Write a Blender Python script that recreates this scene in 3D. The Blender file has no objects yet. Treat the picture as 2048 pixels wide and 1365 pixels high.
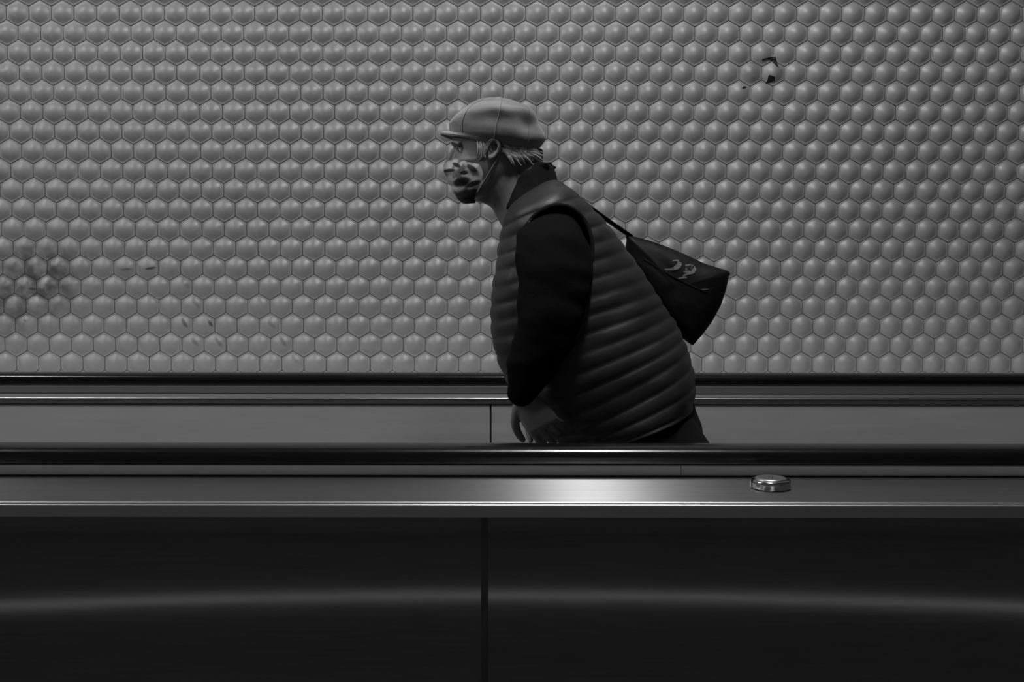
import bpy, bmesh, math, random
import numpy as np
from mathutils import Vector, Matrix, noise
random.seed(7); np.random.seed(7)
PI = math.pi
SC = bpy.context.scene
COL = SC.collection

# ------------------------------------------------------------------ camera
F = 2200.0
CAMZ = 1.29
cam_d = bpy.data.cameras.new('camera'); cam = bpy.data.objects.new('camera', cam_d); COL.objects.link(cam)
cam_d.sensor_width = 36.0; cam_d.lens = F / 2048 * 36.0; cam_d.clip_start = 0.05
CM = Matrix.Rotation(math.radians(90 - 3.9), 3, 'X') @ Matrix.Rotation(math.radians(0.07), 3, 'Z')
cam.matrix_world = Matrix.Translation((0, 0, CAMZ)) @ CM.to_4x4()
SC.camera = cam

def P(px, py, d):
    """the point of the vertical plane y = d seen at photograph pixel (px, py)"""
    v = CM @ Vector(((px - 1024) / F, -(py - 682.5) / F, -1))
    v = v * (d / v.y)
    return Vector((v.x, v.y, v.z + CAMZ))

# ------------------------------------------------------------------ materials
def new_mat(name):
    m = bpy.data.materials.new(name); m.use_nodes = True
    nt = m.node_tree; b = nt.nodes['Principled BSDF']
    return m, nt, b
def N(nt, t, **kw):
    n = nt.nodes.new(t)
    for k, v in kw.items(): setattr(n, k, v)
    return n
def mat(name, g, rough=0.6, metal=0.0, spec=0.5, noise_amt=0.0, nscale=30.0, bump=0.0, bscale=200.0, stretch=None, coat=0.0, aniso=0.0, tangent=None, sheen=0.0):
    m, nt, b = new_mat(name)
    b.inputs['Base Color'].default_value = (g, g, g, 1)
    b.inputs['Roughness'].default_value = rough
    b.inputs['Metallic'].default_value = metal
    b.inputs['Specular IOR Level'].default_value = spec
    b.inputs['Coat Weight'].default_value = coat
    b.inputs['Sheen Weight'].default_value = sheen
    tc = N(nt, 'ShaderNodeTexCoord')
    src = tc.outputs['Object']
    if stretch:
        mp = N(nt, 'ShaderNodeMapping'); mp.inputs['Scale'].default_value = stretch
        nt.links.new(src, mp.inputs['Vector']); src = mp.outputs['Vector']
    if noise_amt:
        no = N(nt, 'ShaderNodeTexNoise'); no.inputs['Scale'].default_value = nscale; no.inputs['Detail'].default_value = 5
        nt.links.new(src, no.inputs['Vector'])
        mr = N(nt, 'ShaderNodeMapRange')
        mr.inputs['From Min'].default_value = 0.3; mr.inputs['From Max'].default_value = 0.7
        mr.inputs['To Min'].default_value = g * (1 - noise_amt); mr.inputs['To Max'].default_value = g * (1 + noise_amt)
        nt.links.new(no.outputs['Fac'], mr.inputs['Value'])
        nt.links.new(mr.outputs['Result'], b.inputs['Base Color'])
    if bump:
        no2 = N(nt, 'ShaderNodeTexNoise'); no2.inputs['Scale'].default_value = bscale; no2.inputs['Detail'].default_value = 4
        nt.links.new(src, no2.inputs['Vector'])
        bp = N(nt, 'ShaderNodeBump'); bp.inputs['Strength'].default_value = bump; bp.inputs['Distance'].default_value = 0.002
        nt.links.new(no2.outputs['Fac'], bp.inputs['Height']); nt.links.new(bp.outputs['Normal'], b.inputs['Normal'])
    if aniso:
        b.inputs['Anisotropic'].default_value = aniso
        cv = N(nt, 'ShaderNodeCombineXYZ')
        for i, c in enumerate(tangent): cv.inputs[i].default_value = c
        nt.links.new(cv.outputs[0], b.inputs['Tangent'])
    return m

M = {}
M['deck'] = mat('brushed_deck_steel', 0.25, 0.35, 0.8, noise_amt=0.16, nscale=6, stretch=(0.6, 55, 55), aniso=1.0, tangent=(0, 1, 0))
M['bead'] = mat('polished_edge_steel', 0.9, 0.32, 1.0)
M['lip'] = mat('satin_steel', 0.5, 0.36, 1.0, noise_amt=0.08, nscale=6, stretch=(0.6, 60, 60))
M['profile'] = mat('grey_aluminium_profile', 0.34, 0.42, 0.8, noise_amt=0.06, nscale=5, stretch=(0.6, 60, 60))
M['panel_light'] = mat('brushed_inner_panel', 0.5, 0.4, 0.3, noise_amt=0.07, nscale=3, stretch=(1.2, 1, 14))
M['panel_outer'] = mat('light_outer_profile', 0.85, 0.55, 0.1, noise_amt=0.06, nscale=6, stretch=(0.8, 50, 50))
M['panel_dark'] = mat('vertically_brushed_skirt_steel', 0.19, 0.08, 0.5, noise_amt=0.10, nscale=3, stretch=(3, 3, 60), aniso=0.3, tangent=(1, 0, 0))
M['panel_joint'] = mat('dark_steel_joint_strip', 0.10, 0.25, 0.5)
M['seam'] = mat('dark_joint', 0.02, 0.6)
M['rubber'] = mat('black_handrail_rubber', 0.006, 0.22, spec=0.45)
M['chrome'] = mat('polished_steel', 0.55, 0.16, 1.0)
M['floor'] = mat('dark_floor', 0.04, 0.5, noise_amt=0.2, nscale=8)
M['ceiling'] = mat('ceiling_paint', 0.12, 0.8)
M['backwall'] = mat('dark_plaster', 0.25, 0.8, noise_amt=0.15, nscale=3)
M['pallet'] = mat('grooved_pallet_aluminium', 0.12, 0.45, 0.9)
M['housing'] = mat('white_fixture_enamel', 0.6, 0.4)
M['skin'] = mat('skin', 0.19, 0.5, noise_amt=0.08, nscale=40, bump=0.15)
M['cap'] = mat("grey_cap_cloth", 0.24, 0.9, noise_amt=0.3, nscale=14, stretch=(.4, 1, 3), bump=0.4, bscale=500, sheen=0.2)
M['sweater'] = mat('black_knit', 0.0045, 0.95, bump=0.5, bscale=300, spec=0.06)
M['vest'] = mat('charcoal_quilted_nylon', 0.0105, 0.55, noise_amt=0.12, nscale=25, bump=0.3, bscale=120, spec=0.6)
M['collar'] = mat('black_fleece', 0.008, 0.95, bump=0.6, bscale=200, spec=0.1)
M['trousers'] = mat('black_trouser_cloth', 0.006, 0.9, bump=0.3, spec=0.15)
M['shoe'] = mat('black_shoe_leather', 0.02, 0.5)
M['sole'] = mat('grey_shoe_sole', 0.12, 0.8)
M['bag'] = mat('black_nylon_bag', 0.0045, 0.6, bump=0.4, bscale=60, spec=0.25)
M['bag_trim'] = mat('black_bag_trim', 0.005, 0.8, spec=0.2)
M['bag_print'] = mat('pale_bag_print', 0.16, 0.8)  # pale colour of the emblem and of the painted highlight line
M['ear_strap'] = mat('grey_elastic', 0.14, 0.8)
M['hair'] = mat('grey_hair', 0.5, 0.55, noise_amt=0.45, nscale=60)
M['eye_dark'] = mat('dark_eye', 0.012, 0.2)
M['eye_white'] = mat('eye_white', 0.35, 0.3)
M['sticker_black'] = mat('black_sticker', 0.004, 0.5)
M['sticker_residue'] = mat('sticker_residue', 0.30, 0.55, noise_amt=0.25, nscale=60)

# mask print: pale cloth with large dark blotches
def blotch(name, dark, light, scale, thr, soft=0.03):
    m, nt, b = new_mat(name)
    tc = N(nt, 'ShaderNodeTexCoord'); no = N(nt, 'ShaderNodeTexNoise')
    no.inputs['Scale'].default_value = scale; no.inputs['Detail'].default_value = 1.5
    nt.links.new(tc.outputs['Object'], no.inputs['Vector'])
    mr = N(nt, 'ShaderNodeMapRange')
    mr.inputs['From Min'].default_value = thr - soft; mr.inputs['From Max'].default_value = thr + soft
    mr.inputs['To Min'].default_value = dark; mr.inputs['To Max'].default_value = light
    nt.links.new(no.outputs['Fac'], mr.inputs['Value']); nt.links.new(mr.outputs['Result'], b.inputs['Base Color'])
    b.inputs['Roughness'].default_value = 0.85
    return m
def mask_material():
    m = blotch('patterned_mask_cloth', 0.10, 0.46, 48, 0.46, 0.10); nt = m.node_tree; L_ = nt.links; b = nt.nodes['Principled BSDF']
    tc = nt.nodes['Texture Coordinate']; cur = b.inputs['Base Color'].links[0].from_socket
    for px, py, rx, ry, ang in [(925, 367, 17, 9, -12), (938, 396, 42, 15, -8), (900, 344, 12, 3.5, 0), (948, 372, 16, 5, -20), (915, 334, 9, 4, 30), (946, 342, 13, 5, 35), (930, 350, 8, 4, 0)]:
        p = P(px, py, 2.82); k = 2.82 / F
        mp = N(nt, 'ShaderNodeMapping', vector_type='TEXTURE')
        mp.inputs['Location'].default_value = (p.x, 2.82, p.z); mp.inputs['Rotation'].default_value = (0, math.radians(ang), 0)
        mp.inputs['Scale'].default_value = (rx * k * 1.4, 5.0, ry * k * 1.4)
        L_.new(tc.outputs['Object'], mp.inputs['Vector'])
        g_ = N(nt, 'ShaderNodeTexGradient', gradient_type='SPHERICAL'); L_.new(mp.outputs['Vector'], g_.inputs['Vector'])
        mr = N(nt, 'ShaderNodeMapRange'); mr.inputs['From Min'].default_value = .15; mr.inputs['From Max'].default_value = .42
        mr.inputs['To Min'].default_value = 1.0; mr.inputs['To Max'].default_value = .05
        L_.new(g_.outputs['Fac'], mr.inputs['Value'])
        mu = N(nt, 'ShaderNodeMath', operation='MULTIPLY'); L_.new(cur, mu.inputs[0]); L_.new(mr.outputs['Result'], mu.inputs[1]); cur = mu.outputs[0]
    L_.new(cur, b.inputs['Base Color']); return m
M['mask'] = mask_material()

def emit(name, s):
    m = bpy.data.materials.new(name); m.use_nodes = True; nt = m.node_tree
    nt.nodes.remove(nt.nodes['Principled BSDF'])
    e = N(nt, 'ShaderNodeEmission'); e.inputs['Strength'].default_value = s; e.inputs['Color'].default_value = (1, 1, 1, 1)
    nt.links.new(e.outputs[0], nt.nodes['Material Output'].inputs['Surface'])
    return m
M['tube'] = emit('fluorescent_glow', 300.0)
M['tube_old'] = emit('worn_fluorescent_glow', 205.0)  # weaker glow, tuned to lower the wall brightness at the left
M['led'] = emit('floor_light_glow', 2.2)  # glow of the added strip behind the camera

# wall: pale enamel with local grime and scuffs at fixed places of the wall
WY = 4.0
def wall_material():
    m, nt, b = new_mat('pale_enamelled_relief_panel')
    L = nt.links
    tc = N(nt, 'ShaderNodeTexCoord')
    def math2(op, a, c, clamp=False):
        n = N(nt, 'ShaderNodeMath', operation=op, use_clamp=clamp)
        for i, v in enumerate((a, c)):
            if v is None: continue
            if isinstance(v, (int, float)): n.inputs[i].default_value = v
            else: L.new(v, n.inputs[i])
        return n.outputs[0]
    base = 0.285
    no = N(nt, 'ShaderNodeTexNoise'); no.inputs['Scale'].default_value = 1.6; no.inputs['Detail'].default_value = 6
    L.new(tc.outputs['Object'], no.inputs['Vector'])
    mr = N(nt, 'ShaderNodeMapRange'); mr.inputs['From Min'].default_value = .3; mr.inputs['From Max'].default_value = .7
    mr.inputs['To Min'].default_value = .93; mr.inputs['To Max'].default_value = 1.05
    L.new(no.outputs['Fac'], mr.inputs['Value'])
    fac = mr.outputs['Result']
    n2 = N(nt, 'ShaderNodeTexNoise'); n2.inputs['Scale'].default_value = 22; n2.inputs['Detail'].default_value = 6
    L.new(tc.outputs['Object'], n2.inputs['Vector'])
    def smudge(px, py, rx, ry, ang, amt, soft=1.0, grain=0.0):
        nonlocal fac
        p = P(px, py, WY); s = WY / F
        mp = N(nt, 'ShaderNodeMapping', vector_type='TEXTURE')
        mp.inputs['Location'].default_value = (p.x, WY, p.z)
        mp.inputs['Rotation'].default_value = (0, math.radians(ang), 0)
        mp.inputs['Scale'].default_value = (rx * s, 1.0, ry * s)
        L.new(tc.outputs['Object'], mp.inputs['Vector'])
        g = N(nt, 'ShaderNodeTexGradient', gradient_type='SPHERICAL')
        L.new(mp.outputs['Vector'], g.inputs['Vector'])
        v = math2('MULTIPLY', g.outputs['Fac'], amt * (1 + soft))
        if grain:
            q = N(nt, 'ShaderNodeMapRange'); q.inputs['From Min'].default_value = .38; q.inputs['From Max'].default_value = .62
            L.new(n2.outputs['Fac'], q.inputs['Value']); v = math2('MULTIPLY', v, q.outputs['Result'])
        v = math2('MINIMUM', v, amt)
        v = math2('SUBTRACT', 1.0, v)
        fac = math2('MULTIPLY', fac, v)
    # grime low on the left
    for a in [(60, 570, 150, 95, 0, .50, .8, 1), (95, 560, 60, 60, 0, .4, .8, 1), (20, 640, 110, 70, 0, .25, .8, 1), (90, 510, 90, 40, 0, .3, .8, 1),
              (66, 578, 8, 4, 0, .7, 1), (302, 537, 12, 3, -10, .8, 1.5), (254, 539, 14, 3, -5, .5, 1), (420, 645, 12, 3.5, 60, .75, 1.5), (370, 646, 13, 4, 60, .6, 1.5),
              (392, 606, 16, 4, 55, .35, 1), (372, 566, 16, 5, 60, .4, 1), (390, 683, 14, 5, 50, .45, 1), (438, 684, 14, 4, 55, .4, 1), (566, 682, 16, 5, 55, .45, 1),
              (545, 650, 13, 4, 45, .3, 1), (590, 718, 12, 4, 45, .35, 1), (52, 641, 5, 2.5, 30, .7, 1.5), (330, 528, 10, 4, 0, .3, 1), (1377, 245, 10, 3, -25, .4, 1),
              (1500, 138, 28, 22, 0, .22, 1), (1560, 150, 16, 18, 0, .22, 1), (1515, 160, 20, 10, 0, .2, 1), (520, 600, 12, 4, 60, .25, 1)]:
        smudge(*a)
    col = math2('MULTIPLY', fac, base)
    L.new(col, b.inputs['Base Color'])
    b.inputs['Roughness'].default_value = 0.45
    b.inputs['Specular IOR Level'].default_value = 0.9
    return m
M['wall'] = wall_material()
M['joint'] = mat('grey_joint_backing', 0.16, 0.8)

# ------------------------------------------------------------------ object helpers
def tag(o, label=None, cat=None, group=None, kind=None):
    if label: o['label'] = label
    if cat: o['category'] = cat
    if group: o['group'] = group
    if kind: o['kind'] = kind
    return o
def empty(name, loc):
    o = bpy.data.objects.new(name, None); o.location = loc; o.empty_display_size = 0.1
    COL.objects.link(o); return o
def link_mesh(name, me, m, parent=None, smooth=True):
    o = bpy.data.objects.new(name, me); COL.objects.link(o)
    if m is not None: me.materials.append(m)
    if smooth and len(me.polygons): me.polygons.foreach_set('use_smooth', [True] * len(me.polygons))
    if parent is not None:
        o.parent = parent
        # geometry is written in world coordinates: cancel the (unrotated) origin of the parent chain
        q, off = parent, Vector((0, 0, 0))
        while q is not None: off += q.location; q = q.parent
        o.location = -off
    return o
def from_data(name, vs, fs, m, parent=None, smooth=True):
    me = bpy.data.meshes.new(name); me.from_pydata([tuple(v) for v in vs], [], fs); me.validate(); me.update()
    return link_mesh(name, me, m, parent, smooth)
def recenter(o, origin=None):
    """put an unparented mesh's origin at its base"""
    me = o.data; n = len(me.vertices); a = np.empty(n * 3); me.vertices.foreach_get('co', a); a = a.reshape(-1, 3)
    c = np.array(origin) if origin is not None else np.array([(a[:, 0].min() + a[:, 0].max()) / 2, (a[:, 1].min() + a[:, 1].max()) / 2, a[:, 2].min()])
    a -= c; me.vertices.foreach_set('co', a.ravel()); me.update(); o.location = Vector(c)
    return o
def bevel_box(name, lo, hi, m, parent=None, bev=0.004, seg=2):
    bm = bmesh.new(); bmesh.ops.create_cube(bm, size=1)
    for v in bm.verts:
        v.co = Vector([(lo[i] + hi[i]) / 2 + v.co[i] * (hi[i] - lo[i]) for i in range(3)])
    if bev: bmesh.ops.bevel(bm, geom=bm.edges[:], offset=bev, segments=seg, affect='EDGES', profile=0.5)
    me = bpy.data.meshes.new(name); bm.to_mesh(me); bm.free()
    o = link_mesh(name, me, m, parent, smooth=False)
    return o
def extrude_x(name, prof, x0, x1, m, parent=None, smooth=False, closed=True):
    """profile of (y, z) points swept along x"""
    vs, fs = [], []
    n = len(prof)
    xs = (x0, x0 + .004, x1 - .004, x1) if smooth else (x0, x1)
    for x in xs:
        for (y, z) in prof: vs.append((x, y, z))
    for k in range(len(xs) - 1):
        for i in range(n):
            j = (i + 1) % n
            if not closed and j == 0: continue
            fs.append((k * n + i, k * n + j, (k + 1) * n + j, (k + 1) * n + i))
    e = (len(xs) - 1) * n
    if closed: fs.append(tuple(range(n - 1, -1, -1))); fs.append(tuple(range(e, e + n)))
    o = from_data(name, vs, fs, m, parent, smooth)
    if closed:
        for pl in list(o.data.polygons)[-2:]: pl.use_smooth = False
    return o

class Geo:
    def __init__(s): s.v = []; s.f = []
    def add(s, vs, fs):
        b = len(s.v); s.v += [Vector(v) for v in vs]; s.f += [tuple(b + i for i in q) for q in fs]
    def rings(s, rings, cap=True):
        n = len(rings[0]); vs = [v for r in rings for v in r]; fs = []
        for k in range(len(rings) - 1):
            for i in range(n):
                j = (i + 1) % n
                fs.append((k * n + i, k * n + j, (k + 1) * n + j, (k + 1) * n + i))
        if cap:
            c0 = sum((Vector(v) for v in rings[0]), Vector()) / n; c1 = sum((Vector(v) for v in rings[-1]), Vector()) / n
            vs = vs + [c0, c1]; a = len(vs) - 2; q = len(vs) - 1; o = (len(rings) - 1) * n
            for i in range(n):
                j = (i + 1) % n
                fs.append((a, j, i)); fs.append((q, o + i, o + j))
        s.add(vs, fs)
    def tube(s, pts, rad, seg=14, flat=None, sub=6):
        """smooth tapered tube through pts, hemispherical ends; flat = (vector, factor) squashes it"""
        pts = [Vector(p) for p in pts]
        P2, R2 = spline(pts, rad, sub)
        # rounded ends
        d0 = (P2[0] - P2[1]).normalized(); d1 = (P2[-1] - P2[-2]).normalized()
        head = [(P2[0] + d0 * R2[0] * math.sin(a), R2[0] * math.cos(a)) for a in (1.45, 1.1, .7, .35)]
        tail = [(P2[-1] + d1 * R2[-1] * math.sin(a), R2[-1] * math.cos(a)) for a in (.35, .7, 1.1, 1.45)]
        seq = head + list(zip(P2, R2)) + tail
        ref = None; rings = []
        for k, (p, r) in enumerate(seq):
            a = seq[max(k - 1, 0)][0]; c = seq[min(k + 1, len(seq) - 1)][0]
            t = (c - a).normalized()
            if ref is None: ref = t.orthogonal().normalized()
            ref = (ref - t * ref.dot(t)).normalized()
            b = t.cross(ref)
            ring = []
            for i in range(seg):
                w = 2 * PI * i / seg
                q = ref * (math.cos(w) * r) + b * (math.sin(w) * r)
                if flat:
                    fv, ff = flat; q = q - fv * (q.dot(fv) * (1 - ff))
                ring.append(p + q)
            rings.append(ring)
        s.rings(rings)
    def ellipsoid(s, c, r, rot=None, nu=20, nv=12):
        c = Vector(c); rings = []
        for k in range(1, nv):
            a = PI * k / nv; ring = []
            for i in range(nu):
                w = 2 * PI * i / nu
                q = Vector((r[0] * math.sin(a) * math.cos(w), r[1] * math.sin(a) * math.sin(w), r[2] * math.cos(a)))
                if rot is not None: q = rot @ q
                ring.append(c + q)
            rings.append(ring)
        s.rings(rings)
    def mesh(s, name):
        me = bpy.data.meshes.new(name); me.from_pydata([tuple(v) for v in s.v], [], s.f); me.update(); return me
    def obj(s, name, m, parent=None, smooth=True): return link_mesh(name, s.mesh(name), m, parent, smooth)

def spline(pts, rad, sub):
    n = len(pts); 
    if not hasattr(rad, '__len__'): rad = [rad] * n
    Pn, Rn = [], []
    for i in range(n - 1):
        p0 = pts[max(i - 1, 0)]; p1 = pts[i]; p2 = pts[i + 1]; p3 = pts[min(i + 2, n - 1)]
        for k in range(sub):
            t = k / sub
            q = 0.5 * ((2 * p1) + (p2 - p0) * t + (2 * p0 - 5 * p1 + 4 * p2 - p3) * t * t + (3 * p1 - p0 - 3 * p2 + p3) * t ** 3)
            Pn.append(q); Rn.append(rad[i] * (1 - t) + rad[i + 1] * t)
    Pn.append(pts[-1].copy()); Rn.append(rad[-1])
    return Pn, Rn

def loft_rings(spec, n=48, sub=4, power=2.0):
    """spec: list of (front point, back point, half width). Rings through both points, half width along y. Catmull between."""
    keys = [(Vector(a), Vector(b), h) for a, b, h in spec]
    m = len(keys); out = []
    def cr(p0, p1, p2, p3, t): return 0.5 * ((2 * p1) + (p2 - p0) * t + (2 * p0 - 5 * p1 + 4 * p2 - p3) * t * t + (3 * p1 - p0 - 3 * p2 + p3) * t ** 3)
    for i in range(m - 1):
        k = [keys[max(i - 1, 0)], keys[i], keys[i + 1], keys[min(i + 2, m - 1)]]
        for s in range(sub if i < m - 2 else sub + 1):
            t = s / sub
            A = cr(*[q[0] for q in k], t); B = cr(*[q[1] for q in k], t); h = cr(*[q[2] for q in k], t)
            c = (A + B) / 2; u = (A - B) / 2; ring = []
            for j in range(n):
                w = 2 * PI * j / n; cs, sn = math.cos(w), math.sin(w)
                e = 2.0 / power
                x = math.copysign(abs(cs) ** e, cs); y = math.copysign(abs(sn) ** e, sn)
                ring.append(c + u * x + Vector((0, -h * y, 0)))
            out.append(ring)
    return out

def bake(o, mods):
    """apply modifiers by evaluating the object"""
    for kind, kw in mods:
        md = o.modifiers.new(kind, kind)
        for k, v in kw.items(): setattr(md, k, v)
    bpy.context.view_layer.update()
    dg = bpy.context.evaluated_depsgraph_get()
    me = bpy.data.meshes.new_from_object(o.evaluated_get(dg), preserve_all_data_layers=False, depsgraph=dg)
    o.modifiers.clear(); old = o.data; o.data = me; me.name = old.name
    bpy.data.meshes.remove(old)
    me.polygons.foreach_set('use_smooth', [True] * len(me.polygons))
    return o
def displace(o, fn):
    me = o.data; n = len(me.vertices)
    co = np.empty(n * 3); me.vertices.foreach_get('co', co); co = co.reshape(-1, 3)
    no = np.empty(n * 3); me.vertices.foreach_get('normal', no); no = no.reshape(-1, 3)
    off = np.array([o.location.x, o.location.y, o.location.z])
    d = np.array([fn(Vector(c), Vector(nn)) for c, nn in zip(co, no)])
    co += no * d[:, None]
    me.vertices.foreach_set('co', co.ravel()); me.update()

# ------------------------------------------------------------------ the wall of hexagonal domes
W = 0.08068; RP = 0.06987; SIDE = W / math.sqrt(3); X0 = -1.8084; Z0 = 2.1672 + SIDE / 2
H_DOME = 0.0132
def cell_height(u, v):
    """relief over one pointy-top hexagonal cell, (u, v) from its centre"""
    hx = max(abs(u), abs(u) * 0.5 + abs(v) * math.sqrt(3) / 2) / (W / 2)     # 1 on the hexagon's edge
    r = math.hypot(u, v) / (W / 2)
    g = 0.0
    if hx > 0.955: g = -0.0006 * min(1.0, (hx - 0.955) / 0.01)
    if hx > 0.972: g = -0.0035
    q = min(1.0, (0.93 * r + 0.07 * hx) / 0.86)
    dome = H_DOME * (1 - q * q) ** 1.08 if q < 1 else 0.0
    return dome + g
def wall_height(x, z):
    best = None
    r0 = round((Z0 - z) / RP)
    for r in (r0 - 1, r0, r0 + 1):
        xo = X0 + (W / 2 if r % 2 == 0 else 0)
        k = round((x - xo) / W)
        cx, cz = xo + k * W, Z0 - r * RP
        d = math.hypot(x - cx, z - cz)
        if best is None or d < best[0]: best = (d, x - cx, z - cz)
    return cell_height(best[1], best[2])
def hex_wall():
    tv = [(0.0, 0.0, cell_height(0, 0))]; NS = 24
    levels = [.12, .25, .38, .50, .61, .71, .79, .85, .91, .955, .971, .974]
    def dirv(j):
        a = PI / 6 * 0 + 2 * PI * j / NS + PI / 6
        c, s = math.cos(a), math.sin(a)
        h = max(abs(c), abs(c) * .5 + abs(s) * math.sqrt(3) / 2)
        return c / h * W / 2, s / h * W / 2
    D = [dirv(j) for j in range(NS)]
    for l in levels:
        for (a, b) in D: tv.append((a * l, b * l, cell_height(a * l * .9999, b * l * .9999)))
    tf = [(0, 1 + j, 1 + (j + 1) % NS) for j in range(NS)]
    for k in range(len(levels) - 1):
        for j in range(NS):
            a = 1 + k * NS + j; b = 1 + k * NS + (j + 1) % NS
            tf.append((a, a + NS, b + NS, b))
    tv = np.array(tv); nt_ = len(tv)
    cs = []
    for r in range(-12, 23):
        xo = X0 + (W / 2 if r % 2 == 0 else 0)
        for k in range(-30, 79): cs.append((xo + k * W, Z0 - r * RP))
    cs = np.array(cs); nc = len(cs)
    V = np.empty((nc, nt_, 3))
    V[:, :, 0] = cs[:, 0:1] + tv[None, :, 0]; V[:, :, 2] = cs[:, 1:2] + tv[None, :, 1]; V[:, :, 1] = WY - tv[None, :, 2]
    tri = np.array([f for f in tf if len(f) == 3]); quad = np.array([f for f in tf if len(f) == 4])
    offs = (np.arange(nc) * nt_)[:, None, None]
    T = (tri[None] + offs).reshape(-1, 3); Q = (quad[None] + offs).reshape(-1, 4)
    me = bpy.data.meshes.new('wall_back')
    me.vertices.add(nc * nt_); me.vertices.foreach_set('co', V.reshape(-1))
    nl = T.size + Q.size; me.loops.add(nl)
    me.loops.foreach_set('vertex_index', np.concatenate([T.ravel(), Q.ravel()]).astype(np.int32))
    npoly = len(T) + len(Q); me.polygons.add(npoly)
    st = np.concatenate([np.arange(len(T)) * 3, T.size + np.arange(len(Q)) * 4]).astype(np.int32)
    me.polygons.foreach_set('loop_start', st)
    me.polygons.foreach_set('use_smooth', [True] * npoly)
    me.update(calc_edges=True); me.validate()
    # a backing plate closes the grooves and carries the wall past the relief
    o = link_mesh('wall_back', me, M['wall'], None, True)
    tag(o, 'wall clad in pale grey panels of raised hexagonal domes', kind='structure')
    zt = Z0 + 12 * RP + SIDE * .5; zb = Z0 - 22 * RP - SIDE * .5
    xl = X0 - 30 * W + W * .5
    bevel_box('joint_backing', (XL, WY + .0037, zb), (XR, WY + .12, zt), M['joint'], o, bev=0)
    bevel_box('plain_panel', (XL, WY, zt), (XR, WY + .12, 3.97), M['wall'], o, bev=0)
    bevel_box('plain_panel', (XL, WY, -0.35), (XR, WY + .12, zb), M['wall'], o, bev=0)
    bevel_box('plain_panel', (XL, WY, zb), (xl, WY + .0037, zt), M['wall'], o, bev=0)
    return o
XL, XR = -7.5, 4.6
wall = hex_wall()

# ------------------------------------------------------------------ room shell
def struct(name, lo, hi, m, label): return tag(recenter(bevel_box(name, lo, hi, m, bev=0)), label, kind='structure')
struct('floor', (XL, -3.0, -0.42), (XR, 4.12, -0.35), M['floor'], 'dark floor under the moving walkways')
struct('ceiling', (XL, -3.0, 3.97), (XR, 4.12, 4.05), M['ceiling'], 'dark ceiling above the moving walkway')
struct('wall_front', (XL, -3.1, -0.35), (XR, -3.0, 3.97), M['backwall'], 'dark wall behind the photographer')

# ------------------------------------------------------------------ balustrades
def rail_profile(yc, ztop, w=0.080, t=0.036, n=40):
    """handrail section: broad crown, round lips"""
    pts = []
    for i in range(n):
        a = 2 * PI * i / n; c, s = math.cos(a), math.sin(a)
        e = 2 / 2.6
        y = math.copysign(abs(c) ** e, c) * w / 2; z = math.copysign(abs(s) ** e, s) * t / 2
        if s > 0: z *= 1.0 - 0.0 * abs(c)
        pts.append((yc + y, ztop - t / 2 + z))
    return pts
DN, DF = 2.10, 3.54
RT = P(1024, 890.5, DN - .012).z       # top of both belts
# --- near balustrade
zledge = P(1024, 955.0, DN - 0.02).z
yfront = None
# depth at which the deck plane is seen at photograph row 1007
v = P(1024, 1007, 1.0); yfront = (CAMZ - zledge) / (CAMZ - v.z)
near = tag(empty('walkway_balustrade', (0, DN, -.35)), 'nearer balustrade, black handrail over a brushed steel deck, in front of the person', 'balustrade', 'balustrades of the moving walkway')
hn = extrude_x('handrail', rail_profile(DN, RT, t=.0405), XL, XR, M['rubber'], near, True)
hn['label'] = 'black rubber handrail'
yb = DN - 0.019
extrude_x('upper_panel', [(yb, zledge - .004), (yb, RT - .030), (DN + .02, RT - .030), (DN + .02, zledge - .004)], XL, P(1362, 940, yb).x - .0006, M['panel_outer'], near)
extrude_x('upper_panel', [(yb, zledge - .004), (yb, RT - .030), (DN + .02, RT - .030), (DN + .02, zledge - .004)], P(1362, 940, yb).x + .0006, XR, M['panel_outer'], near)
zl = zledge
# thin dark gap, then low back strip, then the deck cover, then the rolled front edge
extrude_x('joint_gasket', [(yb - .001, zl + .0038), (yb - .001, zl - .01), (yb - .004, zl - .01), (yb - .004, zl + .0030)], XL, XR, M['seam'], near)
extrude_x('deck_back_strip', [(yb - .004, zl + .0012), (yb - .020, zl + .0008), (yb - .020, zl - .01), (yb - .004, zl - .01)], XL, XR, M['lip'], near)
deck_prof = [(yb - .020, zl), (yfront + .004, zl)]
dk = extrude_x('deck_cover', [(yb - .0205, zl), (yfront + .0075, zl), (yfront + .0075, zl - .008), (yb - .0205, zl - .008)], XL, XR, M['deck'], near)
dk['label'] = 'brushed steel deck cover'
yf = yfront
zlip = P(1024, 1035.5, yf - .006).z
lipp = [(yf + .0075, zl - .0022), (yf - .0016, zl - .0030), (yf - .0046, zl - .0060), (yf - .005, zl - .008), (yf - .005, zlip), (yf - .001, zlip - .001), (yf + .0075, zlip - .001)]
extrude_x('deck_front_edge', lipp, XL, XR, M['lip'], near)
def bead(yc, zc, ry, rz): return [(yc + ry * math.cos(2 * PI * i / 16), zc + rz * math.sin(2 * PI * i / 16)) for i in range(16)]
for yc, zc, r_ in ((yf + .0052, zl - .0006, .0020), (yf - .0030, zl - .0044, .0026)):
    extrude_x('edge_bead', bead(yc, zc, r_, r_), XL, XR, M['bead'], near, True)
yp = yf + .001
sx0 = P(962, 1200, yp).x; sx1 = P(975, 1200, yp).x
a = extrude_x('outer_panel', [(yp, zlip), (yp, -.35), (yp + .03, -.35), (yp + .03, zlip)], XL, sx0, M['panel_dark'], near)
a['label'] = 'dark brushed steel outer panel'
a = extrude_x('outer_panel', [(yp, zlip), (yp, -.35), (yp + .03, -.35), (yp + .03, zlip)], sx1 + .001, XR, M['panel_dark'], near)
a['label'] = 'dark brushed steel outer panel'
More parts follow.
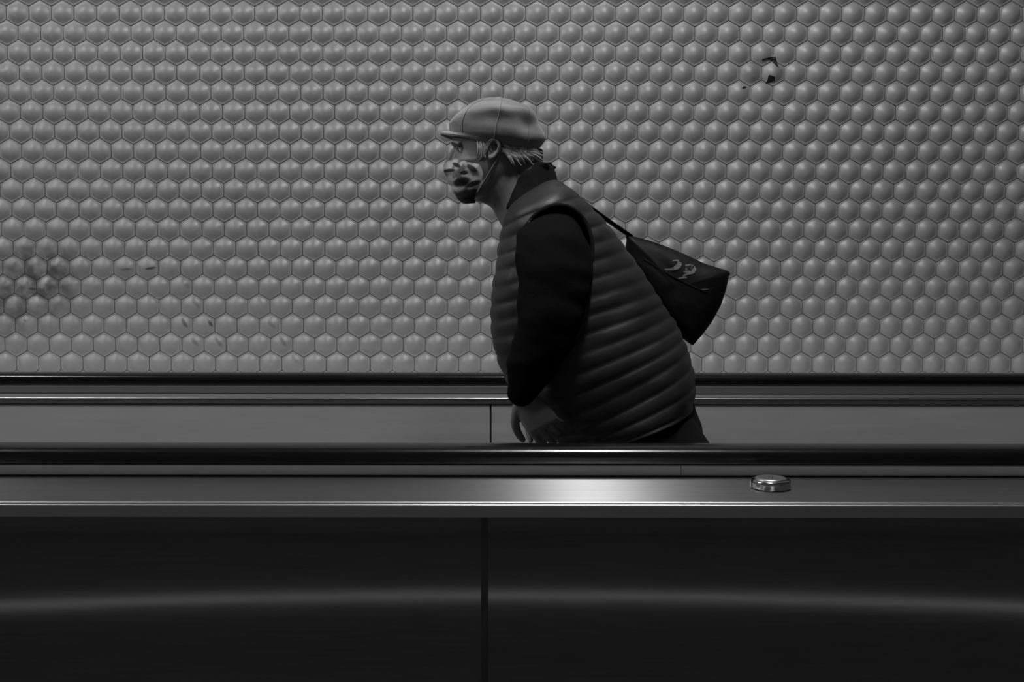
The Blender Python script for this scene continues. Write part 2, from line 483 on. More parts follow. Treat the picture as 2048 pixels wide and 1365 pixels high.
extrude_x('panel_joint', [(yp + .0025, zlip), (yp + .0025, -.35), (yp + .03, -.35), (yp + .03, zlip)], sx0, sx1 + .001, M['panel_joint'], near)
extrude_x('inner_panel', [(DN + .022, zl - .05), (DN + .022, -.35), (DN + .04, -.35), (DN + .04, RT - .035), (DN + .022, RT - .035)], XL, XR, M['panel_light'], near)

# --- far balustrade
far = tag(empty('walkway_balustrade', (0, DF, -.35)), 'farther balustrade, black handrail over light metal panels, behind the person', 'balustrade', 'balustrades of the moving walkway')
RTF = P(1024, 746.5, DF - .010).z
ZF = lambda y, d=DF - .04: P(1024, y, d).z
ht = RTF - ZF(773.5)
hf = extrude_x('handrail', rail_profile(DF, RTF, t=ht - .004), XL, XR, M['rubber'], far, True)
hf['label'] = 'black rubber handrail'
yi = DF - .030
Zi = lambda y: P(1024, y, yi).z
extrude_x('handrail_guide', [(DF + .03, RTF - .03), (yi + .004, RTF - .03), (yi, Zi(775)), (yi - .0005, Zi(787)), (yi + .003, Zi(787.5)), (yi + .003, Zi(789)), (yi - .002, Zi(789.5)), (yi - .005, Zi(795.5)), (DF + .03, Zi(795.5))], XL, XR, M['profile'], far)
mold = [(yi + .005, Zi(795.5))] + [(yi - .006 + .0035 * (1 - math.sin(a)), Zi(798) + .0032 * math.cos(a)) for a in [i * PI / 8 for i in range(9)]] + [(yi - .002, Zi(801)), (yi - .001, Zi(808.5)), (yi + .01, Zi(808.5)), (yi + .01, Zi(795.5))]
extrude_x('guide_moulding', mold, XL, XR, M['lip'], far)
yj = yi + .004
for (a, b) in ((XL, P(979.5, 850, yj).x), (P(983.2, 850, yj).x, XR)):
    extrude_x('inner_panel', [(yj, Zi(810.5)), (yj, -.12), (DF + .03, -.12), (DF + .03, Zi(810.5))], a, b, M['panel_light'], far)
extrude_x('panel_joint', [(yj + .006, Zi(808)), (yj + .006, -.12), (DF + .03, -.12), (DF + .03, Zi(808))], XL, XR, M['seam'], far)
extrude_x('skirt_panel', [(yj + .002, -.12), (yj + .002, -.35), (DF + .03, -.35), (DF + .03, -.12)], XL, XR, M['profile'], far)
extrude_x('deck_cover', [(DF + .032, zl), (WY - .004, zl), (WY - .004, zl - .01), (DF + .032, zl - .01)], XL, XR, M['panel_outer'], far)

# --- the walkway's pallets between them
pal = []
gro = []
y0, y1 = DN + .05, yj - .01
n = 90
for i in range(n):
    a = y0 + (y1 - y0) * i / n; s_ = (y1 - y0) / n
    gro += [(a, 0.0), (a + s_ * .55, 0.0), (a + s_ * .55, -.01), (a + s_, -.01)]
gro += [(y1, -.05), (y0, -.05)]
walk = extrude_x('walkway_belt', gro, XL, XR, M['pallet'])
recenter(walk)
tag(walk, 'grooved metal walking surface between the two balustrades', 'moving walkway')
tr = recenter(bevel_box('walkway_truss', (XL, DN + .06, -.35), (XR, yj - .02, -.052), M['seam'], bev=0))
tag(tr, 'dark support frame below the grooved walking surface', 'walkway frame')

# ------------------------------------------------------------------ anti-slide knob on the near deck
kb = P(1541, 977.5, 1.0); kd = (CAMZ - zl) / (CAMZ - kb.z); kx = kb.x * kd
kn = tag(empty('deck_knob', (kx, kd, zl)), 'round polished steel knob standing on the near brushed steel deck', 'knob')
def lathe(name, prof, c, m, parent, seg=64, deform=None):
    g = Geo(); rings = []
    for (r, z) in prof:
        rings.append([Vector((c[0] + r * math.cos(2 * PI * i / seg), c[1] + r * math.sin(2 * PI * i / seg), c[2] + z)) for i in range(seg)])
    g.rings(rings); return g.obj(name, m, parent)
kc = (kx, kd, zl)
lathe('body', [(.0330, .0002), (.0338, .0010), (.0352, .0012), (.0358, .0030), (.0358, .0140), (.0352, .0160), (.0335, .0172), (.0310, .0175), (.0290, .0175)], kc, M['chrome'], kn)
tp = lathe('top_plate', [(.0290, .0165), (.0290, .0178), (.0284, .0190), (.0262, .0205), (.020, .0204), (.012, .0198), (.004, .0196)], kc, M['lip'], kn)
lathe('screw', [(.0042, .0190), (.0042, .0204), (.0034, .0210), (.0018, .0206), (.0010, .0200)], kc, M['chrome'], kn, seg=6)

# ------------------------------------------------------------------ torn sticker on the wall
def wall_patch(name, poly, m, parent, lift=0.0020, res=14):
    """thin film over the relief: polygon in photograph pixels laid on the wall"""
    pts = [P(a, b, WY - .01) for a, b in poly]
    bm = bmesh.new(); vs = [bm.verts.new((p.x, 0, p.z)) for p in pts]; bm.faces.new(vs)
    bmesh.ops.triangulate(bm, faces=bm.faces[:])
    for _ in range(3): bmesh.ops.subdivide_edges(bm, edges=bm.edges[:], cuts=1, use_grid_fill=True)
    geom = bmesh.ops.solidify
    for v_ in bm.verts: v_.co.y = WY - wall_height(v_.co.x, v_.co.z) - lift
    bmesh.ops.recalc_face_normals(bm, faces=bm.faces[:])
    ex = bmesh.ops.extrude_face_region(bm, geom=bm.faces[:])
    for e in ex['geom']:
        if isinstance(e, bmesh.types.BMVert): e.co.y += lift * .7
    me = bpy.data.meshes.new(name); bm.to_mesh(me); bm.free()
    return link_mesh(name, me, m, parent)
st0 = P(1540, 170, WY)
stk = tag(empty('torn_sticker', st0), 'torn remnant of a black sticker on the pale domed wall, right of the cap', 'sticker')
wall_patch('sticker_scrap', [(1524, 118.5), (1540, 114.5), (1552, 112.5), (1555, 124), (1558.5, 134), (1552, 130), (1547, 123), (1540, 118.5), (1532, 118.5), (1526, 121)], M['sticker_black'], stk)
wall_patch('sticker_scrap', [(1537.5, 150), (1543, 151.5), (1549.5, 154), (1550.5, 160.5), (1543, 163.5), (1532.5, 166.5), (1535.5, 161)], M['sticker_black'], stk)
wall_patch('sticker_scrap', [(1484, 176), (1487, 173), (1494, 172.5), (1492, 175.5), (1487, 177)], M['sticker_black'], stk)

# ------------------------------------------------------------------ person
D = 2.82
person = tag(empty('person', (P(1250, 800, D).x, D, 0.0)), 'person leaning forward in a cap, patterned face mask, quilted vest and black sweater, walking left', 'person')
def L(px, py, d=D): return P(px, py, d)

# body: one continuous surface
g = Geo()
head = [((925, 404), (962, 398), .026), ((914, 394), (985, 392), .045), ((910, 378), (1005, 380), .057), ((908, 360), (1030, 362), .064), ((907, 340), (1050, 345), .070),
        ((906, 322), (1060, 325), .073), ((911, 306), (1066, 308), .076), ((909, 296), (1068, 296), .077), ((905, 284), (1069, 282), .077), ((905, 268), (1068, 266), .077),
        ((912, 245), (1063, 246), .073), ((928, 226), (1050, 230), .062), ((955, 213), (1025, 216), .04)]
g.rings(loft_rings([(L(*a), L(*b), h) for a, b, h in head], n=40, sub=4, power=2.15))
g.tube([L(909, 302), L(900, 322), L(896, 334)], [.009, .0105, .0125], seg=16)           # nose
g.tube([L(903, 330, D - .010), L(907, 336, D - .014)], [.008, .008], seg=10)
g.tube([L(903, 330, D + .010), L(907, 336, D + .014)], [.008, .008], seg=10)
for s in (-1, 1):
    g.tube([L(909, 287, D + s * .010), L(910, 285, D + s * .03), L(918, 288, D + s * .05)], [.0085, .0085, .006], seg=12)   # brow
    g.tube([L(917, 318, D + s * .035), L(935, 320, D + s * .055), L(955, 318, D + s * .066)], [.006, .008, .006], seg=12)  # cheekbone
    g.tube([L(911, 352, D + s * .012), L(908, 355, D)], [.008, .008], seg=10)                                              # lips
    g.tube([L(910, 362, D + s * .010), L(909, 363, D)], [.008, .008], seg=10)
    # ear: helix, lobe, bowl
    e = lambda x, y, o: L(x, y, D + s * (.079 + o))
    g.tube([e(978, 296, -.004), e(978, 285, .004), e(986, 279, .009), e(996, 283, .011), e(998, 295, .010), e(993, 308, .006), e(984, 316, .002), e(979, 313, -.002)], [.0045, .0045, .005, .005, .005, .005, .006, .005], seg=10)
    g.ellipsoid(e(987, 298, -.004), (.011, .006, .018))
# neck
g.tube([L(1005, 345), L(1030, 400), L(1075, 460)], [.058, .062, .075], seg=24)
g.tube([L(1040, 325), L(1072, 372), L(1090, 420)], [.042, .046, .05], seg=20)
g.tube([L(958, 384), L(990, 392), L(1030, 420)], [.024, .030, .034], seg=20)
# trunk core
core = [((1030, 430), (1112, 385), .10), ((1015, 480), (1190, 440), .165), ((1005, 560), (1245, 530), .17), ((1020, 660), (1300, 620), .165), ((1080, 780), (1340, 700), .165), ((1140, 860), (1362, 800), .165), ((1160, 920), (1370, 880), .15)]
g.rings(loft_rings([(L(*a), L(*b), h) for a, b, h in core], n=36, sub=4))
# arms (near side and far side)
near_arm = [L(1100, 470, 2.65), L(1112, 560, 2.595), L(1098, 650, 2.575), L(1070, 725, 2.585), L(1042, 792, 2.60)]
far_arm = [L(1090, 470, 2.99), L(1105, 560, 3.04), L(1110, 640, 3.05), L(1095, 720, 3.04), L(1085, 800, 3.02)]
g.tube([near_arm[0] + Vector((0, .03, -.03))] + near_arm[1:], [.050, .052, .042, .036, .026], seg=20)
g.tube([far_arm[0] + Vector((0, -.03, -.03))] + far_arm[1:], [.050, .052, .042, .036, .026], seg=20)
def hand(g, wrist, ax, side, th, scale=1.0):
    """relaxed hand. ax: wrist to knuckles, side: thumb side across the palm, th: back of the hand normal"""
    ax = ax.normalized(); side = (side - ax * side.dot(ax)).normalized(); nrm = ax.cross(side).normalized()
    if nrm.dot(th) < 0: nrm = -nrm
    k = scale
    # palm
    rings = []
    for t, w, h in ((-.02, .024, .020), (.0, .026, .019), (.03, .034, .018), (.06, .041, .0165), (.085, .042, .014), (.096, .038, .010)):
        c = wrist + ax * t * k
        rings.append([c + side * (math.cos(2 * PI * i / 24) * w * k) + nrm * (math.sin(2 * PI * i / 24) * h * k) for i in range(24)])
    g.rings(rings)
    for j, (o, ln, cu) in enumerate(((.030, .072, .30), (.010, .082, .42), (-.011, .076, .52), (-.030, .060, .62))):
        p = wrist + ax * (.083 - .004 * abs(j - 1)) * k + side * o * k
        d = (ax + side * (.10 - .07 * j)).normalized(); pts = [p]
        for seg_, fr in enumerate((.44, .32, .24)):
            ang = cu * (.7 if seg_ == 0 else 1.25)
            d = (d * math.cos(ang) - nrm * math.sin(ang)).normalized()
            p = p + d * ln * fr * k; pts.append(p)
        g.tube(pts, [.0092 * k, .0088 * k, .0080 * k, .0066 * k], seg=12, sub=5)
    # thumb from the side of the palm near its base
    p = wrist + ax * .018 * k + side * .022 * k; pts = [p]
    for d, ln in ((ax * .62 + side * .72 - nrm * .25, .040), (ax * .82 + side * .42 - nrm * .40, .032), (ax * .93 + side * .12 - nrm * .42, .026)):
        p = p + d.normalized() * ln * k; pts.append(p)
    g.tube(pts, [.0145 * k, .0115 * k, .0100 * k, .0078 * k], seg=12, sub=5)
hand(g, near_arm[-1], Vector((.60, .0, -.8)), Vector((-.8, .12, -.60)), Vector((0, -1, 0)))
hand(g, far_arm[-1], Vector((.30, .0, -.95)), Vector((-.95, -.1, -.3)), Vector((0, 1, 0)))
# legs, front foot left, rear foot right
HZ = L(1250, 860).z
hip = L(1265, 850)
def leg_pts(sy, knee, ankle): return [Vector((hip.x, D + sy * .09, HZ + .02)), Vector((knee[0], D + sy * .095, knee[1])), Vector((ankle[0], D + sy * .09, ankle[1]))]
legA = leg_pts(-1, (hip.x + .10, .47), (hip.x + .34, .13))       # near leg trailing
legB = leg_pts(1, (hip.x - .17, .48), (hip.x - .27, .09))        # far leg leading
def leg_path(lg):
    a, b, c = lg; kx_ = .062 if lg is legA else -.01
    return [a + Vector((kx_ * .6, 0, -.03)), a.lerp(b, .3) + Vector((kx_ * 1.1, 0, 0)), a.lerp(b, .62) + Vector((kx_ * .6, 0, 0)), b, b.lerp(c, .5), c + (b - c) * .05]
for lg in (legA, legB): g.tube(leg_path(lg)[:-1] + [lg[2]], [.082, .080, .070, .056, .050, .038], seg=20)
g.tube([legA[-1], legA[-1] + Vector((-.04, 0, -.05)), legA[-1] + Vector((-.13, 0, -.085))], [.034, .034, .026], seg=14)
g.tube([legB[-1], legB[-1] + Vector((-.04, 0, -.035)), legB[-1] + Vector((-.15, 0, -.055))], [.034, .034, .024], seg=14)
body = g.obj('body', M['skin'], person)
bake(body, [('REMESH', dict(mode='VOXEL', voxel_size=.0034)), ('SMOOTH', dict(iterations=4, factor=.6))])
# eye sockets pressed in
eyes = [L(925, 300, D - .032), L(925, 300, D + .032)]
def sock(c, n):
    d = min(((c.x - e.x) ** 2 / 1.7 + (c.y - e.y) ** 2 + (c.z - e.z) ** 2 * 1.6) for e in eyes)
    return -.0135 * math.exp(-d / (.0135 ** 2))
displace(body, sock)

# trousers
g = Geo()
pel = [((1118, 815), (1376, 742), .165), ((1140, 862), (1386, 800), .175), ((1152, 905), (1404, 862), .176), ((1175, 945), (1408, 915), .165), ((1225, 985), (1385, 960), .13)]
g.rings(loft_rings([(L(*a), L(*b), h) for a, b, h in pel], n=40, sub=4))
for lg, r in ((legA, (.108, .088, .072)), (legB, (.108, .085, .070))):
    g.tube(leg_path(lg), [r[0] * 1.05, r[0] * 1.03, r[0] * .93, r[1], r[1] * .88, r[2]], seg=24)
trs = g.obj('trousers', M['trousers'], person)
bake(trs, [('REMESH', dict(mode='VOXEL', voxel_size=.008)), ('SMOOTH', dict(iterations=6, factor=.6))])
displace(trs, lambda c, n: .006 * noise.noise(c * 9) + .003 * noise.noise(Vector((c.x * 10, c.y * 10, c.z * 30))))

# shoes
def shoe(foot_ank, pitch, sgn):
    R = Matrix.Rotation(pitch, 3, 'Y')
    base = Vector((foot_ank.x, foot_ank.y, 0))
    up = Geo(); so = Geo()
    def sect(t): return {0: (.030, .055), 1: (.036, .070), 2: (.037, .066), 3: (.040, .050), 4: (.046, .040), 5: (.042, .030), 6: (.024, .016)}[t]
    xs = [.07, .055, .01, -.05, -.11, -.16, -.195]
    for G_, z0_, sc_, hh in ((up, .018, 1.0, 1.0), (so, .0, 1.06, 0)):
        rings = []
        for k, x in enumerate(xs):
            w, h = sect(k); ring = []
            top = h if hh else .020
            for i in range(20):
                a = 2 * PI * i / 20
                y = math.cos(a) * w * sc_; z = z0_ + top / 2 + math.copysign(abs(math.sin(a)) ** .6, math.sin(a)) * top / 2
                ring.append(Vector((x * (1 if hh else 1.02), y, z)))
            rings.append(ring)
        G_.rings(rings)
    low = 1e9
    for G_ in (up, so):
        G_.v = [R @ v_ for v_ in G_.v]; low = min(low, min(v_.z for v_ in G_.v))
    for G_ in (up, so): G_.v = [v_ + base + Vector((0, 0, -low + .0005)) for v_ in G_.v]
    s_ = up.obj('shoe', M['shoe'], person); so.obj('sole', M['sole'], s_)
shoe(legA[-1] + Vector((0, 0, 0)), math.radians(-18), 1)
shoe(legB[-1], 0.0, 1)

# sweater: trunk plus two loose sleeves
g = Geo()
swt = [((1018, 425), (1106, 368), .09), ((1010, 450), (1150, 398), .150), ((1004, 490), (1195, 440), .185), ((1000, 560), (1240, 520), .185), ((1005, 640), (1290, 590), .182), ((1050, 740), (1338, 660), .178)]
g.rings(loft_rings([(L(*a), L(*b), h) for a, b, h in swt], n=40, sub=4))
def sleeve(g, arm, k, sgn):
    pts = [arm[0] + Vector((-.002, -sgn * .01, -.022)), arm[0].lerp(arm[1], .45), arm[1], arm[1].lerp(arm[2], .5), arm[2], arm[3], arm[3].lerp(arm[4], .45), arm[4] + (arm[3] - arm[4]) * .12]
    g.tube([p + Vector((o, 0, 0)) for p, o in zip(pts, (.005, .0, -.0, 0.0, -.0, -.005, -.002, .0))], [q * k for q in (.083, .092, .090, .082, .073, .060, .050, .036)], seg=28, flat=(Vector((0, 1, 0)), .82))
sleeve(g, near_arm, 1.0, -1); sleeve(g, far_arm, .9, 1)
sw = g.obj('sweater', M['sweater'], person)
bake(sw, [('REMESH', dict(mode='VOXEL', voxel_size=.006)), ('SMOOTH', dict(iterations=6, factor=.6))])
displace(sw, lambda c, n: .007 * noise.noise(c * 11) + .006 * noise.noise(Vector((c.x * 14 + c.z * 10, c.y * 9, c.z * 26))))

# vest: open shell with armholes kept by the near sleeve lying over it
vest_spec = [((1022, 408), (1094, 358), .075), ((1014, 420), (1118, 364), .120), ((1006, 445), (1150, 386), .182), ((998, 490), (1196, 428), .203), ((990, 540), (1232, 470), .210), ((981, 605), (1270, 524), .213), ((983, 672), (1308, 582), .213), ((1000, 735), (1334, 622), .213), ((1034, 802), (1360, 664), .213), ((1082, 862), (1378, 712), .213), ((1120, 884), (1388, 762), .213), ((1152, 893), (1383, 808), .212)]
rings = loft_rings([(L(*a), L(*b), h) for a, b, h in vest_spec], n=120, sub=14, power=2.25)
g = Geo()
n = 120
nr = len(rings)
# puffs: one quilted channel every 3.4 rings-worth, measured along the trunk
cum = [0.0]
for k in range(1, nr):
    cum.append(cum[-1] + 0.5 * ((rings[k][0] - rings[k - 1][0]).length + (rings[k][n // 2] - rings[k - 1][n // 2]).length))
per = .042
for k in range(nr):
    c = sum(rings[k], Vector()) / n
    for j in range(n):
        w = 2 * PI * j / n
        ph = abs(math.sin(PI * cum[k] / per)) ** .55
        q = rings[k][j]; o = (q - c); o = Vector((o.x, o.y, o.z)).normalized()
        wr = noise.noise(Vector((q.x * 22, q.y * 22, q.z * 22)))
        amp = .0048 * (ph - .75) + .003 * wr + .006 * noise.noise(q * 7)
        if k == 0: amp = -.004
        rings[k][j] = q + o * amp
inner = [[q + ((sum(r, Vector()) / n) - q).normalized() * .006 for q in r] for r in rings]
vs = []; fs = []
for r in rings + inner: vs += r
def armhole(q):
    # oval opening on both flanks round the arm's root
    c = L(1104, 508, D)
    dx, dz = q.x - c.x, q.z - c.z
    a = math.radians(-12); u = dx * math.cos(a) + dz * math.sin(a); v_ = -dx * math.sin(a) + dz * math.cos(a)
    return abs(q.y - D) > .09 and (u / .088) ** 2 + (v_ / .115) ** 2 < 1
for k in range(nr - 1):
    for j in range(n):
        m_ = (j + 1) % n
        ids = [k * n + j, k * n + m_, (k + 1) * n + m_, (k + 1) * n + j]
        if armhole(sum((vs[i] for i in ids), Vector()) / 4): continue
        fs.append(tuple(ids)); b_ = nr * n; fs.append(tuple(b_ + i for i in reversed(ids)))
for k in (0, nr - 1):
    for j in range(n):
        m_ = (j + 1) % n; fs.append((k * n + j, k * n + m_, nr * n + k * n + m_, nr * n + k * n + j))
vest = from_data('vest', vs, fs, M['vest'], person)
# bound armhole edges
for sgn in (-1, 1):
    g = Geo(); pts = []
    for i in range(41):
        a = 2 * PI * i / 40; u = .090 * math.cos(a); v_ = .117 * math.sin(a); b_ = math.radians(-12)
        c = L(1104, 508, D); x = c.x + u * math.cos(b_) - v_ * math.sin(b_); z = c.z + u * math.sin(b_) + v_ * math.cos(b_)
        # y on the vest surface
        best = min((q for r in rings[::2] for q in r[::2] if (q.y - D) * sgn > .05), key=lambda q: (q.x - x) ** 2 + (q.z - z) ** 2)
        pts.append(Vector((x, best.y, z)))
    for _ in range(3): pts = [(pts[i - 1 if i else -2] + pts[i] * 2 + pts[(i + 1) if i < len(pts) - 1 else 1]) / 4 for i in range(len(pts))]
    g.tube(pts, .0055, seg=8, sub=2)
    t_ = g.obj('armhole_binding', M['collar'], vest)

# collar of dark fleece round the neck, with a ruffled back
g = Geo()
col = [((1003, 428), (1118, 372), .098), ((1003, 414), (1112, 352), .088), ((1012, 390), (1104, 334), .080), ((1024, 368), (1090, 326), .072), ((1030, 362), (1080, 330), .062)]
rs = loft_rings([(L(*a), L(*b), h) for a, b, h in col], n=48, sub=5)
g.rings(rs, cap=True)
for i in range(26):
    a = random.uniform(-1, 1); p = L(1078 + random.uniform(-12, 14), 336 + random.uniform(-6, 16), D + a * .055)
    g.tube([p, p + Vector((.016 + random.uniform(0, .012), random.uniform(-.006, .006), random.uniform(-.004, .010)))], [.010, .004], seg=8, sub=3)
cl = g.obj('collar', M['collar'], person)
bake(cl, [('REMESH', dict(mode='VOXEL', voxel_size=.004)), ('SMOOTH', dict(iterations=3, factor=.5))])
displace(cl, lambda c, n: .004 * noise.noise(c * 30))

# cap: soft crown with folds, band, curved visor
crown = [((906, 272), (1070, 309), .084), ((902, 263), (1079, 298), .093), ((901, 248), (1086, 274), .106), ((913, 231), (1085, 250), .110), ((932, 213), (1072, 227), .101), ((956, 203), (1050, 213), .080), ((974, 199), (1026, 204), .050), ((990, 198), (1005, 199.5), .016)]
rs = loft_rings([(L(*a), L(*b), h) for a, b, h in crown], n=96, sub=8, power=2.1)
for k, r in enumerate(rs):
    t = k / (len(rs) - 1); c = sum(r, Vector()) / len(r)
    for j, q in enumerate(r):
        w = 2 * PI * j / len(r)
        fold = math.sin(w * 7 + 5 * t + 2.2 * noise.noise(q * 9)) * .0025 + math.sin(t * 15 + 3.0 * noise.noise(q * 9) + 1.8 * math.cos(w)) * .0044 + .008 * noise.noise(Vector((q.x * 9, q.y * 12, q.z * 22)))
        fold *= 1 - .75 * max(0.0, math.cos(w)) ** 2
        d = (q - c).normalized(); r[j] = q + d * fold * min(1, 6 * t) * min(1, 5 * (1 - t) + .2)
g = Geo(); g.rings(rs, cap=True)
cap_o = g.obj('cap', M['cap'], person)
# six panel seams meeting at the crown
g = Geo()
for a in range(0, 96, 12):
    g.tube([r[a] * 1.0 for r in rs[6::3]], .0016, seg=6, sub=2)
g.ellipsoid(L(998, 197.5), (.009, .009, .005))
g.obj('crown_seam', M['cap'], cap_o)
g = Geo(); g.rings(loft_rings([(L(a, b), L(c, d_), h) for (a, b), (c, d_), h in [((905, 276), (1069, 312), .0835), ((901, 270), (1073, 305), .0875), ((902, 262), (1076, 296), .0895)]], n=64, sub=4, power=2.1))
g.obj('cap_band', M['cap'], cap_o)
# visor
vs, fs = [], []
NU, NV = 36, 10
root_c = L(905, 272); 
for layer in (0, 1):
    for i in range(NU + 1):
        a = -PI / 2 + PI * i / NU            # across the forehead
        for k in range(NV + 1):
            t = k / NV
            s_ = math.sin(a); c_ = math.cos(a)
            # root follows the cap's front, tip is a shallow crescent
            rx = L(983, 276).x - (L(983, 276).x - L(904, 268).x) * (abs(c_) ** .9); ry = D + .0835 * s_
            out = .062 * max(0, c_) ** .8 * 1.0
            x = rx - out * t * .55 + .004 * t
            y = ry * 1.0 + (D - ry) * .04 * t
            zc = L(904, 268).z + (L(975, 279).z - L(904, 268).z) * abs(s_) ** 1.6
            z = zc + .006 * t * c_ + .006 * math.sin(PI * t) * c_ - .004 * t - .003 * layer
            vs.append((x, y, z))
m1 = (NU + 1) * (NV + 1)
for i in range(NU):
    for k in range(NV):
        a = i * (NV + 1) + k; ids = (a, a + 1, a + NV + 2, a + NV + 1)
        fs.append(ids); fs.append(tuple(m1 + q for q in reversed(ids)))
for i in range(NU):
    for k in (0, NV):
        a = i * (NV + 1) + k; b_ = a + NV + 1; fs.append((a, b_, m1 + b_, m1 + a))
vis = from_data('visor', vs, fs, M['cap'], cap_o)

# eyes
for s in (-1, 1):
    g = Geo(); g.ellipsoid(L(925.5, 300.5, D + s * .031), (.0115, .0118, .0115)); ey = g.obj('eye', M['eye_white'], person)
    g = Geo(); g.ellipsoid(L(920.5, 301, D + s * .0325), (.0062, .0062, .0062)); g.obj('iris', M['eye_dark'], ey)
    g = Geo(); g.tube([L(913, 297, D + s * .018), L(916, 295, D + s * .03), L(923, 296, D + s * .042), L(932, 300, D + s * .049)], [.002, .003, .0028, .002], seg=8)
    g.obj('eyelid', M['skin'], ey)
    g = Geo(); g.tube([L(906, 290, D + s * .012), L(905.5, 287, D + s * .03), L(914, 289, D + s * .05)], [.003, .0038, .002], seg=8)
    g.obj('eyebrow', M['eye_dark'], person)

# mask
ms = [((903, 319), (938, 316), .044), ((892, 327), (952, 322), .058), ((887, 338), (962, 336), .072), ((890, 352), (967, 350), .074), ((898, 368), (968, 366), .070), ((906, 384), (962, 380), .062), ((914, 397), (952, 394), .052), ((926, 407), (950, 405), .036)]
rs = loft_rings([(L(*a), L(2 * b[0] - a[0], 2 * b[1] - a[1]), h) for a, b, h in ms], n=64, sub=5, power=2.0)
vs, fs = [], []; K = 33
for layer in (0, 1):
    for r in rs:
        c = sum(r, Vector()) / len(r)
        for j in range(-16, 17):
            q = r[j % 64]; d = (q - c).normalized()
            q = q + d * (.0022 * noise.noise(q * 45) + .0016 * math.sin(q.z * 260) * math.cos(j / 16 * PI / 2))
            vs.append(q - d * .0025 * layer)
m1 = len(rs) * K
for k in range(len(rs) - 1):
    for j in range(K - 1):
        a = k * K + j; ids = (a, a + 1, a + K + 1, a + K); fs.append(ids); fs.append(tuple(m1 + q for q in reversed(ids)))
rim = [j for j in range(K)] + [k * K + K - 1 for k in range(1, len(rs))] + [(len(rs) - 1) * K + j for j in range(K - 2, -1, -1)] + [k * K for k in range(len(rs) - 2, 0, -1)]
for i in range(len(rim)):
    a, b_ = rim[i], rim[(i + 1) % len(rim)]; fs.append((a, b_, m1 + b_, m1 + a))
mask = from_data('face_mask', vs, fs, M['mask'], person); mask['label'] = 'face mask printed with dark and pale patches'
for s in (-1, 1):
    g = Geo()
    g.tube([L(955, 325, D + s * .066), L(972, 306, D + s * .079), L(980, 288, D + s * .086), L(990, 279, D + s * .0905), L(1001, 290, D + s * .087), L(998, 308, D + s * .082), L(985, 335, D + s * .077), L(955, 384, D + s * .064)], .0022, seg=8)
    g.obj('ear_loop', M['ear_strap'], mask)

# hair: loose grey locks below the cap at the back, fine hair at the temple
g = Geo()
for i in range(150):
    s = random.choice((-1, 1, 1, -1)); w = random.uniform(0, 1)
    sx = 1004 + 62 * w; off = .080 * math.sqrt(max(.02, 1 - ((sx - 990) / 84) ** 2))
    y = D + s * (off + random.uniform(-.004, .004)); yy = random.uniform(290, 306) + 6 * w
    dx = random.uniform(14, 34); dy = random.uniform(10, 30) * (1 - .35 * w)
    sx2 = min(sx + dx, 1086); off2 = .080 * math.sqrt(max(.01, 1 - ((min(sx2, 1072) - 990) / 84) ** 2)) 
    g.tube([L(sx, yy, y), L(sx + dx * .5, yy + dy * .35 + random.uniform(-3, 3), D + s * (off + off2) / 2 + s * .006), L(sx2, yy + dy, D + s * off2 + random.uniform(-.004, .004))], [.0028, .0036, .0012], seg=6, sub=4)
for i in range(40):
    s = -1 if i < 20 else 1
    if i in (0, 20):
        hg, g = g, Geo()
        if i == 20: hg.obj('sideburn', M['hair'], person)
        else: hair = hg.obj('hair', M['hair'], person)
    sx = random.uniform(950, 978); yy = random.uniform(281, 288)
    g.tube([L(sx, yy, D + s * .078), L(sx + random.uniform(-3, 6), yy + 10, D + s * .080), L(sx + random.uniform(-4, 10), yy + random.uniform(16, 30), D + s * .0775)], [.0016, .0022, .0008], seg=6, sub=3)
g.obj('sideburn', M['hair'], person)

# ------------------------------------------------------------------ shoulder bag on the far side of the back
BD = 2.985
bag_pts = [(1254, 470), (1300, 482), (1360, 505), (1410, 528), (1459, 543), (1452, 580), (1441, 612), (1425, 642), (1406, 668), (1385, 692), (1352, 668), (1305, 620), (1268, 560), (1250, 510)]
B0 = P(1340, 690, BD)
bag = tag(empty('shoulder_bag', (B0.x, BD, B0.z)), 'black nylon shoulder bag with pale print hanging on the back of the walking person', 'bag')
outline = [P(x, y, BD) for x, y in bag_pts]
def resample(pts, n):
    L_ = [0.0]
    for i in range(len(pts)): L_.append(L_[-1] + (pts[(i + 1) % len(pts)] - pts[i]).length)
    out = []
    for k in range(n):
        s = L_[-1] * k / n; i = max(j for j in range(len(pts)) if L_[j] <= s + 1e-9)
        t = (s - L_[i]) / (L_[i + 1] - L_[i]); out.append(pts[i].lerp(pts[(i + 1) % len(pts)], t))
    return out
ol = resample(outline, 96); bc = P(1350, 575, BD)
def bag_pt(j, t, side):
    q = bc.lerp(ol[j % 96], t)
    th = .040 * (1 - t ** 2.6) ** .6
    wr = .004 * noise.noise(q * 26 + Vector((0, side * 5, 0))) + .003 * noise.noise(Vector((q.x * 60 + q.z * 50, side, q.z * 8)))
    return q + Vector((0, side * (th + wr * (1 - t ** 4) + .003), 0))
g = Geo(); levels = [.02, .12, .25, .38, .5, .62, .73, .83, .91, .965, 1.0]
ringsB = [[bag_pt(j, t, -1) for j in range(96)] for t in levels] + [[bag_pt(j, t, 1) for j in range(96)] for t in reversed(levels)]
g.rings(ringsB); bb = g.obj('bag_body', M['bag'], bag)
# rolled hem along the mouth
g = Geo(); top = [P(x, y + 3, BD - .004) for x, y in [(1256, 472), (1300, 483), (1360, 506), (1410, 529), (1456, 545)]]
g.tube(top, .0055, seg=10); g.obj('mouth_hem', M['bag_trim'], bag)
